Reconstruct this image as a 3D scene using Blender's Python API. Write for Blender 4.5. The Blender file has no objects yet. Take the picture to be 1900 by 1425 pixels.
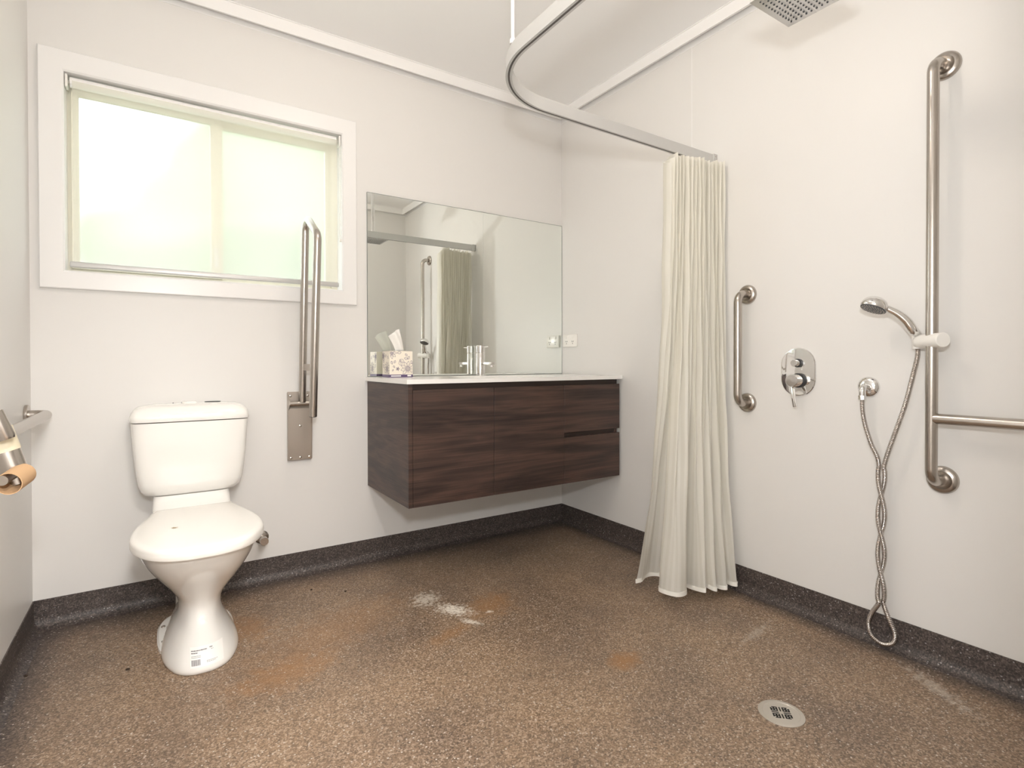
import bpy, bmesh, math, random
from mathutils import Vector, Matrix
from mathutils.bvhtree import BVHTree
random.seed(7)
C = bpy.context.scene
COL = C.collection
PI = math.pi

# ------------------------------------------------------------------ camera, sky, lights, exposure
def rot_from(yaw, pitch, roll):
    f = Vector((math.sin(yaw)*math.cos(pitch), math.cos(yaw)*math.cos(pitch), math.sin(pitch)))
    r = Vector((math.cos(yaw), -math.sin(yaw), 0)); u = r.cross(f)
    r2 = r*math.cos(roll)+u*math.sin(roll); u2 = -r*math.sin(roll)+u*math.cos(roll)
    return Matrix((r2, u2, -f)).transposed()
cd = bpy.data.cameras.new('camera'); cam = bpy.data.objects.new('camera', cd); COL.objects.link(cam)
cam.matrix_world = Matrix.Translation((-2.043, -2.5523, 0.953)) @ rot_from(0.5830, -0.0089, -0.0017).to_4x4()
cd.sensor_width = 36; cd.lens = 997.97/1900*36
cd.shift_x = 0; cd.shift_y = -30.5/1900
cd.clip_start = 0.02; cd.clip_end = 200
C.camera = cam
C.view_settings.view_transform = 'Standard'
C.view_settings.look = 'None'
C.view_settings.exposure = 0.40
C.view_settings.gamma = 1
C.view_settings.use_curve_mapping = False

w = bpy.data.worlds.new('sky'); C.world = w; w.use_nodes = True
bg = w.node_tree.nodes['Background']; bg.inputs[0].default_value = (0.86, 0.93, 1.0, 1); bg.inputs[1].default_value = 3.6

def lamp(name, kind, loc, power, color, size=.1, rot=(0,0,0)):
    d = bpy.data.lights.new(name, kind); d.energy = power; d.color = color
    if kind == 'AREA': d.shape = 'DISK'; d.size = size
    else: d.shadow_soft_size = size
    o = bpy.data.objects.new(name, d); COL.objects.link(o); o.location = loc; o.rotation_euler = rot
    return o
lamp('ceiling_lamp_light', 'POINT', (-1.30, -1.35, 2.345), 11.5, (1.0, 0.885, 0.77), .085)
lamp('added_hall_fill', 'AREA', (-1.75, -3.35, 2.38), 45, (1.0, 0.95, 0.90), .4)  # added fill light in the unseen passage, brightens through the doorway
lamp('camera_flash', 'POINT', (-2.04, -2.565, 1.25), 42, (0.965, 0.985, 1.0), .055)
# the daylight opening of the window, for sampling the sky only
pl = bpy.data.lights.new('window_portal', 'AREA'); pl.shape = 'RECTANGLE'; pl.size = 1.0; pl.size_y = .74
pl.cycles.is_portal = True
po = bpy.data.objects.new('window_portal', pl); COL.objects.link(po); po.location = (-1.82, .16, 1.655); po.rotation_euler = (-PI/2, 0, 0)
C.cycles.max_bounces = 10; C.cycles.diffuse_bounces = 6; C.cycles.glossy_bounces = 5
C.cycles.transparent_max_bounces = 12
C.cycles.sample_clamp_indirect = 6

# ------------------------------------------------------------------ materials
def mat(name, color, rough=.5, metal=0, spec=.5, coat=0, bump=None, trans=0):
    m = bpy.data.materials.new(name); m.use_nodes = True
    b = m.node_tree.nodes['Principled BSDF']
    b.inputs['Base Color'].default_value = (*color, 1); b.inputs['Roughness'].default_value = rough
    b.inputs['Metallic'].default_value = metal; b.inputs['Specular IOR Level'].default_value = spec
    b.inputs['Coat Weight'].default_value = coat
    if bump:
        nt = m.node_tree; tc = nt.nodes.new('ShaderNodeTexCoord'); n = nt.nodes.new('ShaderNodeTexNoise')
        n.inputs['Scale'].default_value = bump[0]; bp = nt.nodes.new('ShaderNodeBump')
        bp.inputs['Strength'].default_value = bump[1]; bp.inputs['Distance'].default_value = .002
        nt.links.new(tc.outputs['Object'], n.inputs['Vector']); nt.links.new(n.outputs['Fac'], bp.inputs['Height'])
        nt.links.new(bp.outputs['Normal'], b.inputs['Normal'])
    return m
M = {}
M['wall'] = mat('wall_panel', (.755, .740, .718), .40, spec=.28)
M['ceiling'] = mat('ceiling_paint', (.91, .905, .90), .7, spec=.2)
M['cornice'] = mat('cornice_paint', (.86, .85, .84), .5)
M['gloss_white'] = mat('gloss_white_paint', (.84, .83, .82), .22)
M['steel'] = mat('brushed_steel', (.50, .46, .42), .27, 1, bump=(60, .06))
M['steel_plate'] = mat('brushed_steel_plate', (.47, .42, .37), .38, 1, bump=(60, .06))
M['chrome'] = mat('chrome', (.80, .79, .78), .05, 1)
M['chrome_hose'] = mat('hose_metal', (.50, .46, .43), .25, 1)
M['alu'] = mat('track_aluminium', (.60, .595, .58), .42, .4)
M['slot'] = mat('track_slot_dark', (.10, .09, .085), .6)
M['ceramic'] = mat('white_ceramic', (.86, .845, .81), .10, coat=.5)
M['plastic'] = mat('white_plastic', (.86, .84, .80), .28)
M['seat_plastic'] = mat('toilet_seat_plastic', (.90, .875, .83), .2)
M['counter'] = mat('vanity_top', (.90, .885, .86), .15)
M['mirror'] = mat('mirror_silver', (.90, .93, .90), .004, 1)
M['mirror_edge'] = mat('mirror_edge', (.25, .27, .25), .3)
M['black'] = mat('black_rubber', (.025, .025, .027), .5)
M['dark_grey'] = mat('dark_grey_plastic', (.06, .065, .07), .4)
M['card'] = mat('cardboard', (.52, .33, .18), .85)
M['cream'] = mat('cream_plastic', (.66, .59, .43), .5)
M['tissue'] = mat('tissue_paper', (.93, .91, .87), .9)
M['box'] = mat('box_card', (.86, .79, .68), .5)
M['ink'] = mat('purple_ink', (.16, .12, .20), .6)
M['band'] = mat('purple_band', (.13, .09, .19), .5)
M['paper'] = mat('label_paper', (.88, .86, .83), .5)
M['print'] = mat('label_print', (.12, .12, .13), .6)
M['cream_frame'] = mat('cream_window_frame', (.80, .77, .66), .4)
M['crumb'] = mat('dark_crumb', (.045, .028, .018), .9)
M['rod'] = mat('white_rod', (.70, .68, .67), .3)
M['hole'] = mat('dark_hole', (.012, .012, .012), .8)
M['leaf'] = mat('pale_leaves', (.19, .225, .125), .7)
M['lawn'] = mat('lawn', (.26, .30, .17), .9)

def nodes(name):
    m = bpy.data.materials.new(name); m.use_nodes = True; nt = m.node_tree
    return m, nt, nt.nodes['Principled BSDF'], nt.nodes.new, nt.links.new

def wood():
    m, nt, b, N, L = nodes('dark_walnut_laminate')
    tc = N('ShaderNodeTexCoord'); mp = N('ShaderNodeMapping'); mp.inputs['Scale'].default_value = (.55, .9, 6.0)
    L(tc.outputs['Object'], mp.inputs['Vector'])
    n1 = N('ShaderNodeTexNoise'); n1.inputs['Scale'].default_value = 2.2; n1.inputs['Detail'].default_value = 6; n1.inputs['Distortion'].default_value = .5
    L(mp.outputs[0], n1.inputs['Vector'])
    mp2 = N('ShaderNodeMapping'); mp2.inputs['Scale'].default_value = (2.2, 5, 120); L(tc.outputs['Object'], mp2.inputs['Vector'])
    n2 = N('ShaderNodeTexNoise'); n2.inputs['Scale'].default_value = 1.5; n2.inputs['Detail'].default_value = 4; L(mp2.outputs[0], n2.inputs['Vector'])
    mul = N('ShaderNodeMath'); mul.operation = 'MULTIPLY'; mul.inputs[1].default_value = 3.2
    L(n1.outputs['Fac'], mul.inputs[0])
    pp = N('ShaderNodeMath'); pp.operation = 'PINGPONG'; pp.inputs[1].default_value = .5; L(mul.outputs[0], pp.inputs[0])
    mx = N('ShaderNodeMix'); mx.inputs[0].default_value = .5
    L(pp.outputs[0], mx.inputs[2]); L(n2.outputs['Fac'], mx.inputs[3])
    cr = N('ShaderNodeValToRGB'); e = cr.color_ramp.elements
    e[0].position = .18; e[0].color = (.018, .011, .0095, 1); e[1].position = .60; e[1].color = (.100, .056, .042, 1)
    k = e.new(.38); k.color = (.046, .027, .022, 1)
    L(mx.outputs[0], cr.inputs[0]); L(cr.outputs[0], b.inputs['Base Color'])
    b.inputs['Roughness'].default_value = .42
    return m
M['wood'] = wood()
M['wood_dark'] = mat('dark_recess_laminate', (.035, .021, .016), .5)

def vinyl(name, dirt):
    m, nt, b, N, L = nodes(name)
    tc = N('ShaderNodeTexCoord'); P = tc.outputs['Object']
    def noise(scale, detail=2, rough=.5):
        n = N('ShaderNodeTexNoise'); n.inputs['Scale'].default_value = scale; n.inputs['Detail'].default_value = detail
        n.inputs['Roughness'].default_value = rough; L(P, n.inputs['Vector']); return n
    def ramp(src, stops):
        cr = N('ShaderNodeValToRGB'); e = cr.color_ramp.elements
        e[0].position, e[0].color = stops[0][0], (*stops[0][1], 1); e[1].position, e[1].color = stops[-1][0], (*stops[-1][1], 1)
        for p, c in stops[1:-1]:
            k = e.new(p); k.color = (*c, 1)
        L(src, cr.inputs[0]); return cr.outputs[0]
    def mix(f, a, c, mode='MIX'):
        x = N('ShaderNodeMix'); x.data_type = 'RGBA'; x.blend_type = mode
        if isinstance(f, float): x.inputs[0].default_value = f
        else: L(f, x.inputs[0])
        for s, v in ((6, a), (7, c)):
            if isinstance(v, tuple): x.inputs[s].default_value = (*v, 1)
            else: L(v, x.inputs[s])
        return x.outputs[2]
    v = N('ShaderNodeTexVoronoi'); v.inputs['Scale'].default_value = 260; L(P, v.inputs['Vector'])
    sep = N('ShaderNodeSeparateColor'); L(v.outputs['Color'], sep.inputs[0])
    g = lambda k: (k, k, k)
    base = ramp(sep.outputs[0], [(0, (.030, .024, .024)), (.45, (.060, .047, .043)), (.75, (.095, .075, .066)), (1, (.15, .12, .105))])
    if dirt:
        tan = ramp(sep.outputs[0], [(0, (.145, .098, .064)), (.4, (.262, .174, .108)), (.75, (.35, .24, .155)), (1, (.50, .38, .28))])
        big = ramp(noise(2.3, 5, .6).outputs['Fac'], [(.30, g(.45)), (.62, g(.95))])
        # tan wear thins beside the walls, which also paints in the shaded strip
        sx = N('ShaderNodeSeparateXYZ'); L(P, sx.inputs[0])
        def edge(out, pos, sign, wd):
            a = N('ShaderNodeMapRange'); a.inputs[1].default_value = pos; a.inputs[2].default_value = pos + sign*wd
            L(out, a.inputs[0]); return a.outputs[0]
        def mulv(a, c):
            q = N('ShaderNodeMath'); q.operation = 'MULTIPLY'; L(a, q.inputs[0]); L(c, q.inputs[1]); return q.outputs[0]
        wear_shade = mulv(mulv(edge(sx.outputs[1], -.02, -1, .16), edge(sx.outputs[0], -.02, -1, .10)), edge(sx.outputs[0], -2.40, 1, .12))
        wear_shade = mulv(wear_shade, big)
        base = mix(wear_shade, base, tan)
        # stains: rust-coloured drips and a chalky white smear
        def blob(x, y, rx, ry, rotd, thr0, thr1, nscale=25, amp=.9):
            mp = N('ShaderNodeMapping'); mp.vector_type = 'TEXTURE'
            mp.inputs['Location'].default_value = (x, y, 0); mp.inputs['Rotation'].default_value = (0, 0, math.radians(rotd)); mp.inputs['Scale'].default_value = (rx, ry, 1)
            L(P, mp.inputs['Vector'])
            ln = N('ShaderNodeVectorMath'); ln.operation = 'LENGTH'; L(mp.outputs[0], ln.inputs[0])
            nn = noise(nscale, 5, .65)
            ad = N('ShaderNodeMath'); ad.operation = 'MULTIPLY_ADD'; ad.inputs[1].default_value = amp; L(nn.outputs['Fac'], ad.inputs[0]); L(ln.outputs['Value'], ad.inputs[2])
            mr = N('ShaderNodeMapRange'); mr.inputs[1].default_value = thr1; mr.inputs[2].default_value = thr0; L(ad.outputs[0], mr.inputs[0])
            return mr.outputs[0]
        for (x, y, rx, ry, r, k) in ((-.95, -.74, .10, .07, 30, .55), (-1.19, -.86, .09, .03, 20, .45), (-.80, -1.32, .05, .04, 0, .7), (-1.72, -.80, .12, .07, 15, .5), (-1.80, -.42, .09, .10, 0, .5), (-1.55, -.62, .3, .12, 25, .3)):
            f = N('ShaderNodeMath'); f.operation = 'MULTIPLY'; f.inputs[1].default_value = k; L(blob(x, y, rx*1.25, ry*1.25, r, 1.5, 2.4, 22, 2.4), f.inputs[0])
            base = mix(f.outputs[0], base, (.34, .17, .065))
        for (x, y, rx, ry, r, k, n_) in ((-1.145, -.555, .075, .055, 40, .55, 60), (-1.095, -.70, .085, .045, -55, .95, 75), (-1.085, -.825, .05, .02, -60, .8, 80), (-.985, -.79, .016, .012, 0, .8, 60), (-.15, -1.93, .14, .03, 60, .28, 60), (-.28, -1.45, .12, .02, 10, .22, 60)):
            f = N('ShaderNodeMath'); f.operation = 'MULTIPLY'; f.inputs[1].default_value = k; L(blob(x, y, rx*1.2, ry*1.3, r, 1.75, 2.45, n_, 3.2), f.inputs[0])
            base = mix(f.outputs[0], base, (.78, .72, .63))
    fl = N('ShaderNodeTexVoronoi'); fl.inputs['Scale'].default_value = 190; L(P, fl.inputs['Vector'])
    s2 = N('ShaderNodeSeparateColor'); L(fl.outputs['Color'], s2.inputs[0])
    fm = N('ShaderNodeMath'); fm.operation = 'GREATER_THAN'; fm.inputs[1].default_value = .955; L(s2.outputs[1], fm.inputs[0])
    dm = N('ShaderNodeMath'); dm.operation = 'LESS_THAN'; dm.inputs[1].default_value = .45; L(fl.outputs['Distance'], dm.inputs[0])
    fz = N('ShaderNodeMath'); fz.operation = 'MULTIPLY'; L(fm.outputs[0], fz.inputs[0]); L(dm.outputs[0], fz.inputs[1])
    base = mix(fz.outputs[0], base, (.52, .46, .40) if dirt else (.30, .28, .27))
    L(base, b.inputs['Base Color'])
    b.inputs['Roughness'].default_value = .5
    bp = N('ShaderNodeBump'); bp.inputs['Strength'].default_value = .25; bp.inputs['Distance'].default_value = .0015
    L(sep.outputs[1], bp.inputs['Height']); L(bp.outputs[0], b.inputs['Normal'])
    return m
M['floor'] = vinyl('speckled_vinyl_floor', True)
M['cove'] = vinyl('speckled_vinyl_cove', False)

def curtain_mat():
    m, nt, b, N, L = nodes('striped_curtain_cloth')
    uv = N('ShaderNodeUVMap'); sx = N('ShaderNodeSeparateXYZ'); L(uv.outputs[0], sx.inputs[0])
    mu = N('ShaderNodeMath'); mu.operation = 'MULTIPLY'; mu.inputs[1].default_value = 46; L(sx.outputs[0], mu.inputs[0])
    fr = N('ShaderNodeMath'); fr.operation = 'FRACT'; L(mu.outputs[0], fr.inputs[0])
    gt = N('ShaderNodeMath'); gt.operation = 'GREATER_THAN'; gt.inputs[1].default_value = .5; L(fr.outputs[0], gt.inputs[0])
    mx = N('ShaderNodeMix'); mx.data_type = 'RGBA'; mx.inputs[6].default_value = (.95, .935, .89, 1); mx.inputs[7].default_value = (.84, .825, .765, 1)
    L(gt.outputs[0], mx.inputs[0]); L(mx.outputs[2], b.inputs['Base Color'])
    rr = N('ShaderNodeMapRange'); rr.inputs[3].default_value = .35; rr.inputs[4].default_value = .6; L(gt.outputs[0], rr.inputs[0]); L(rr.outputs[0], b.inputs['Roughness'])
    tl = N('ShaderNodeBsdfTranslucent'); tl.inputs[0].default_value = (.93, .91, .84, 1)
    ms = N('ShaderNodeMixShader'); ms.inputs[0].default_value = .52
    L(b.outputs[0], ms.inputs[1]); L(tl.outputs[0], ms.inputs[2]); L(ms.outputs[0], nt.nodes['Material Output'].inputs[0])
    return m
M['curtain'] = curtain_mat()

def screen(name, trans, col, tl_share, rough=None, refr=0):
    m = bpy.data.materials.new(name); m.use_nodes = True; nt = m.node_tree; N = nt.nodes.new; L = nt.links.new
    nt.nodes.remove(nt.nodes['Principled BSDF'])
    tr = N('ShaderNodeBsdfTransparent'); tr.inputs[0].default_value = (.97, .98, .96, 1)
    tl = N('ShaderNodeBsdfTranslucent'); tl.inputs[0].default_value = (*col, 1)
    df = N('ShaderNodeBsdfDiffuse'); df.inputs[0].default_value = (*col, 1)
    m1 = N('ShaderNodeMixShader'); m1.inputs[0].default_value = tl_share; L(df.outputs[0], m1.inputs[1]); L(tl.outputs[0], m1.inputs[2])
    last = tr.outputs[0]
    if refr:
        rf = N('ShaderNodeBsdfRefraction'); rf.inputs['IOR'].default_value = 1.12; rf.inputs['Roughness'].default_value = rough
        m2 = N('ShaderNodeMixShader'); m2.inputs[0].default_value = refr; L(tr.outputs[0], m2.inputs[1]); L(rf.outputs[0], m2.inputs[2]); last = m2.outputs[0]
    m3 = N('ShaderNodeMixShader'); m3.inputs[0].default_value = trans; L(m1.outputs[0], m3.inputs[1]); L(last, m3.inputs[2])
    L(m3.outputs[0], nt.nodes['Material Output'].inputs[0])
    return m
M['blind'] = screen('sheer_blind_cloth', .55, (.88, .85, .77), .35)
M['frosted'] = screen('frosted_glass', .84, (.96, .98, .96), 1.0, .35, .7)

# ------------------------------------------------------------------ mesh helpers
def obj(name, bm, m, parent=None, smooth=True, ang=35, loc=None):
    me = bpy.data.meshes.new(name)
    bmesh.ops.recalc_face_normals(bm, faces=bm.faces)
    for f in bm.faces: f.smooth = smooth
    a = math.radians(ang)
    for e in bm.edges:
        if len(e.link_faces) == 2 and e.calc_face_angle(0) > a: e.smooth = False
    bm.to_mesh(me); bm.free()
    for mm in (m if isinstance(m, (list, tuple)) else [m]): me.materials.append(mm)
    o = bpy.data.objects.new(name, me); COL.objects.link(o)
    if parent is not None:
        o.parent = parent
        o.matrix_parent_inverse = Matrix.Translation(-root_loc(parent))
    return o
def root_loc(p):
    v = Vector(p.location)
    return v
def tag(o, label=None, cat=None, group=None, kind=None):
    if label: o['label'] = label
    if cat: o['category'] = cat
    if group: o['group'] = group
    if kind: o['kind'] = kind
    return o
def thing(name, loc, label, cat, group=None):
    o = bpy.data.objects.new(name, None); COL.objects.link(o); o.location = loc; o.empty_display_size = .05
    return tag(o, label, cat, group)
def struct(name, bm, m, parent=None, **k):
    o = obj(name, bm, m, parent, **k)
    if parent is None: o['kind'] = 'structure'
    return o
def box(bm, x0, x1, y0, y1, z0, z1, bev=0, seg=2, mi=0):
    t = bmesh.new()
    vs = [t.verts.new((x, y, z)) for x in (x0, x1) for y in (y0, y1) for z in (z0, z1)]
    for f in ((0,1,3,2), (4,6,7,5), (0,4,5,1), (2,3,7,6), (0,2,6,4), (1,5,7,3)): t.faces.new([vs[i] for i in f])
    if bev: bmesh.ops.bevel(t, geom=list(t.edges), offset=bev, segments=seg, affect='EDGES', profile=.5)
    merge(bm, t, mi=mi)
def merge(bm, t, mat4=None, mi=0):
    if mat4 is not None: bmesh.ops.transform(t, matrix=mat4, verts=t.verts)
    d = {v: bm.verts.new(v.co) for v in t.verts}
    for f in t.faces:
        try:
            n = bm.faces.new([d[v] for v in f.verts]); n.material_index = mi
        except ValueError: pass
    t.free()
def B(*a, **k):
    bm = bmesh.new(); box(bm, *a, **k); return bm
def loft(bm, rings, cap0=True, cap1=True, closed=True):
    R = [[bm.verts.new(p) for p in r] for r in rings]
    n = len(R[0])
    for a, b_ in zip(R, R[1:]):
        for i in range(n if closed else n-1):
            j = (i+1) % n
            bm.faces.new((a[i], a[j], b_[j], b_[i]))
    if cap0: bm.faces.new(R[0][::-1])
    if cap1: bm.faces.new(R[-1])
def fillet(pts, rad, seg=8):
    pts = [Vector(p) for p in pts]
    out = [pts[0]]
    for k in range(1, len(pts)-1):
        p = pts[k]; a = (pts[k-1]-p); b_ = (pts[k+1]-p); la, lb = a.length, b_.length; a.normalize(); b_.normalize()
        th = a.angle(b_)
        if abs(th-PI) < .02: out.append(p); continue
        r = rad[k-1] if isinstance(rad, (list, tuple)) else rad
        d = min(r/math.tan(th/2), la*.499 if k > 1 else la*.98, lb*.499 if k < len(pts)-2 else lb*.98); r = d*math.tan(th/2)
        c = p + (a+b_).normalized()*(r/math.sin(th/2))
        s = p+a*d-c; e = p+b_*d-c; ang = s.angle(e); ax = s.cross(e).normalized()
        for i in range(seg+1): out.append(c + Matrix.Rotation(ang*i/seg, 3, ax) @ s)
    out.append(pts[-1]); return out
def tube(bm, pts, r, n=16, cap=True, rfun=None, flat=1):
    pts = [Vector(p) for p in pts]
    rings = []; up = None
    for i, p in enumerate(pts):
        t = (pts[min(i+1, len(pts)-1)] - pts[max(i-1, 0)]).normalized()
        if up is None:
            up = Vector((0,0,1)) if abs(t.z) < .9 else Vector((1,0,0))
        up = (up - t*up.dot(t)).normalized(); s = t.cross(up)
        rr = rfun(i/(len(pts)-1)) if rfun else r
        rings.append([p + (up*math.cos(a)*flat + s*math.sin(a))*rr for a in (2*PI*k/n for k in range(n))])
    loft(bm, rings, cap, cap)
def T(pts, r, **k):
    bm = bmesh.new(); tube(bm, pts, r, **k); return bm
def frame(axis, origin):
    z = Vector(axis).normalized(); x = Vector((0,0,1)) if abs(z.z) < .9 else Vector((1,0,0))
    x = (x - z*x.dot(z)).normalized(); y = z.cross(x)
    m4 = Matrix((x, y, z)).transposed().to_4x4(); m4.translation = Vector(origin); return m4
def lathe(bm, prof, axis, origin, n=32, mi=0):
    t = bmesh.new()
    rings = [[(r*math.cos(2*PI*k/n), r*math.sin(2*PI*k/n), h) for k in range(n)] for r, h in prof]
    loft(t, rings, prof[0][0] > 1e-5 or True, True)
    merge(bm, t, frame(axis, origin), mi)
def Lt(prof, axis, origin, n=32):
    bm = bmesh.new(); lathe(bm, prof, axis, origin, n); return bm
def catmull(pts, per=6, closed=False):
    pts = [Vector(p) for p in pts]; n = len(pts); out = []
    rng = range(n) if closed else range(n-1)
    for i in rng:
        g = (lambda k: pts[k % n]) if closed else (lambda k: pts[max(0, min(n-1, k))])
        a, b_, c, d = g(i-1), g(i), g(i+1), g(i+2)
        for j in range(per):
            t = j/per
            out.append(.5*((2*b_)+(c-a)*t+(2*a-5*b_+4*c-d)*t*t+(-a+3*b_-3*c+d)*t**3))
    if not closed: out.append(pts[-1])
    return out

# ------------------------------------------------------------------ room shell
W = -2.4215; D = -2.45; H = 2.445; CB = 2.387
DX0, DX1, DH = -2.36, -1.585, 2.06          # door opening in the front wall
HX0, HX1, HY = -3.0, -0.9, -4.2             # passage outside the door
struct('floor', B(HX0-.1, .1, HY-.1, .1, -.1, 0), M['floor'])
struct('ceiling', B(HX0-.1, .1, HY-.1, .1, H, H+.1), M['ceiling'])
bm = bmesh.new()                             # wall with the window
OX0, OX1, OZ0, OZ1 = -2.322, -1.318, 1.293, 2.019
box(bm, W-.1, OX0, 0, .12, 0, H); box(bm, OX1, .1, 0, .12, 0, H); box(bm, OX0, OX1, 0, .12, 0, OZ0); box(bm, OX0, OX1, 0, .12, OZ1, H)
struct('wall_back', bm, M['wall'])
struct('wall_right', B(0, .1, D-.1, 0, 0, H), M['wall'])
struct('wall_left', B(W-.1, W, D-.1, 0, 0, H), M['wall'])
bm = bmesh.new()
box(bm, W, DX0, D-.1, D, 0, H); box(bm, DX1, 0, D-.1, D, 0, H); box(bm, DX0, DX1, D-.1, D, DH, H)
struct('wall_front', bm, M['wall'])
bm = bmesh.new()
box(bm, HX0-.1, HX0, HY, D-.1, 0, H); box(bm, HX1, HX1+.1, HY, D-.1, 0, H); box(bm, HX0-.1, HX1+.1, HY-.1, HY, 0, H); box(bm, HX0-.1, W-.1, D-.1, D-.02, 0, H)
struct('wall_passage', bm, M['wall'])
# narrow joint strip between two wall panels
struct('trim_1', B(-.0012, -.0001, -.9495, -.9465, .1, CB, 0), M['cornice'])
def run(profile, side, m, name, a=0, b_=0):
    """profile: (offset from wall, z) list, mitred at both ends"""
    bm = bmesh.new(); rings = []
    for end in (0, 1):
        r = []
        for d, z in profile:
            if side == 'back': r.append(((W+d) if end == 0 else -d, -d, z))
            if side == 'right': r.append((-d, -d if end == 0 else D+d, z))
            if side == 'left': r.append((W+d, -d if end == 0 else D+d, z))
            if side == 'front': r.append(((DX1 if name.startswith('base') else W+d) if end == 0 else -d, D+d, z))
        rings.append(r)
    loft(bm, rings); struct(name, bm, m)
cv = [(.0001, .0), (.0001, .1), (.0035, .1), (.0035, .036)] + [(.0035+.030*(1-math.cos(t)), .036-.0345*math.sin(t)) for t in (PI/2*k/7 for k in range(1, 8))] + [(.036, .0)]
for s in ('back', 'right', 'left', 'front'): run(cv, s, M['cove'], 'baseboard_'+s)
cn = [(.0001, CB), (.0001, H-.0001), (.058, H-.0001), (.058, H-.003), (.054, H-.0045)] + [(.003+.050*(1-math.sin(t))**.9, CB+.003+.0505*(1-math.cos(t))**.9) for t in (PI/2*k/10 for k in range(11))] + [(.002, CB)]
for i, s in enumerate(('back', 'right', 'left', 'front')): run(cn, s, M['cornice'], 'trim_%d' % (i+2))

# ------------------------------------------------------------------ window
win = bpy.data.objects.new('window_1', None); COL.objects.link(win); win.location = (-1.82, 0, 1.29); win['kind'] = 'structure'
AX0, AX1, AZ0, AZ1 = -2.394, -1.250, 1.227, 2.094
bm = bmesh.new(); IX0, IX1, IZ0, IZ1 = -2.322, -1.318, 1.293, 2.019
def ringrect(x0, x1, z0, z1, y): return [(x0, y, z0), (x1, y, z0), (x1, y, z1), (x0, y, z1)]
loft(bm, [ringrect(AX0, AX1, AZ0, AZ1, -.0002), ringrect(AX0, AX1, AZ0, AZ1, -.015), ringrect(AX0+.003, AX1-.003, AZ0+.003, AZ1-.003, -.018),
          ringrect(IX0-.005, IX1+.005, IZ0-.005, IZ1+.005, -.018), ringrect(IX0+.001, IX1-.001, IZ0+.001, IZ1-.001, -.012), ringrect(IX0+.002, IX1-.002, IZ0+.002, IZ1-.002, .07)], False, False)
obj('architrave', bm, M['gloss_white'], win)
def frame_rect(bm, x0, x1, z0, z1, y0, y1, wd):
    wl, wr, wb, wt = wd
    box(bm, x0, x0+wl, y0, y1, z0, z1, .001, 1); box(bm, x1-wr, x1, y0, y1, z0, z1, .001, 1)
    box(bm, x0+wl, x1-wr, y0, y1, z0, z0+wb, .001, 1); box(bm, x0+wl, x1-wr, y0, y1, z1-wt, z1, .001, 1)
bm = bmesh.new(); frame_rect(bm, OX0, OX1, OZ0, OZ1, .065, .118, (.014, .03, .018, .03)); obj('window_frame', bm, M['cream_frame'], win)
bm = bmesh.new(); frame_rect(bm, OX0+.014, -1.806, OZ0+.018, OZ1-.03, .05, .075, (.022, .044, .012, .024)); s1 = obj('sash', bm, M['cream_frame'], win)
obj('pane', B(-2.286, -1.85, .061, .065, 1.323, 1.965), M['frosted'], s1)
bm = bmesh.new(); frame_rect(bm, -1.845, OX1-.03, OZ0+.018, OZ1-.03, .08, .105, (.039, .022, .012, .024)); s2 = obj('sash', bm, M['cream_frame'], win)
obj('pane', B(-1.806, -1.37, .09, .094, 1.323, 1.965), M['frosted'], s2)
obj('sash_latch', B(-1.838, -1.822, .036, .050, 1.36, 1.44, .002), M['gloss_white'], s1)
# blind
bl = thing('roller_blind', (-1.82, .02, 2.0), 'sheer off-white roller blind lowered over the frosted window', 'blind')
obj('roller', Lt([(.0, 0), (.019, 0), (.019, .965), (.0, .965)], (1, 0, 0), (-2.305, .012, 1.992), 24), M['blind'] if False else M['gloss_white'], bl)
bm = bmesh.new(); prev = None
for i in range(9):
    z = 1.992 - (1.992-1.325)*i/8
    a = bm.verts.new((-2.298, -.008, z)); b_ = bm.verts.new((-1.338, -.008, z))
    if prev: bm.faces.new((prev[0], prev[1], b_, a))
    prev = (a, b_)
obj('blind_cloth', bm, M['blind'], bl)
bm = bmesh.new(); box(bm, -2.309, -1.333, -.014, -.002, 1.307, 1.329, .005, 3); obj('bottom_rail', bm, M['alu'], bl)
for x in (-2.315, -1.325):
    bm = bmesh.new(); box(bm, x-.004, x+.004, -.008, .034, 1.968, 2.014, .002); lathe(bm, [(.006, -.006), (.006, .006)], (1, 0, 0), (x, .012, 1.992), 12)
    obj('bracket', bm, M['plastic'], bl)
bm = bmesh.new()
for x in (-1.329, -1.3235):
    k = 0; z = 1.975
    while z > 1.53:
        bmesh.ops.create_icosphere(bm, subdivisions=1, radius=.0022, matrix=Matrix.Translation((x, -.012, z))); z -= .0062
tube(bm, [(-1.329, -.012, 1.98), (-1.329, -.012, 1.53), (-1.3235, -.012, 1.53), (-1.3235, -.012, 1.98)], .0008, n=6)
obj('chain', bm, M['plastic'], bl)
obj('chain_joiner', B(-1.3315, -1.3205, -.016, -.008, 1.518, 1.532, .002), M['plastic'], bl)

# garden beyond the frosted glass
def bush(loc, r, label):
    bm = bmesh.new(); bmesh.ops.create_icosphere(bm, subdivisions=4, radius=r, matrix=Matrix.Translation(loc))
    from mathutils import noise as ns
    for v in bm.verts:
        d = (v.co-Vector(loc)).normalized(); v.co += d*(ns.noise(v.co*1.6)*.35 + ns.noise(v.co*5)*.12)*r*.6
        v.co.z = max(v.co.z, .0)
    o = obj('garden_bush', bm, M['leaf']); tag(o, label, 'bush'); return o
bush((.35, 5.6, 1.7), 3.0, 'pale green bush seen blurred through the right frosted pane')
bush((-3.9, 7.6, .7), 1.3, 'lower green bush seen blurred through the left frosted pane')
o = struct('ground_outside', B(-12, 12, .25, 30, -.15, -.02), M['lawn'])

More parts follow.
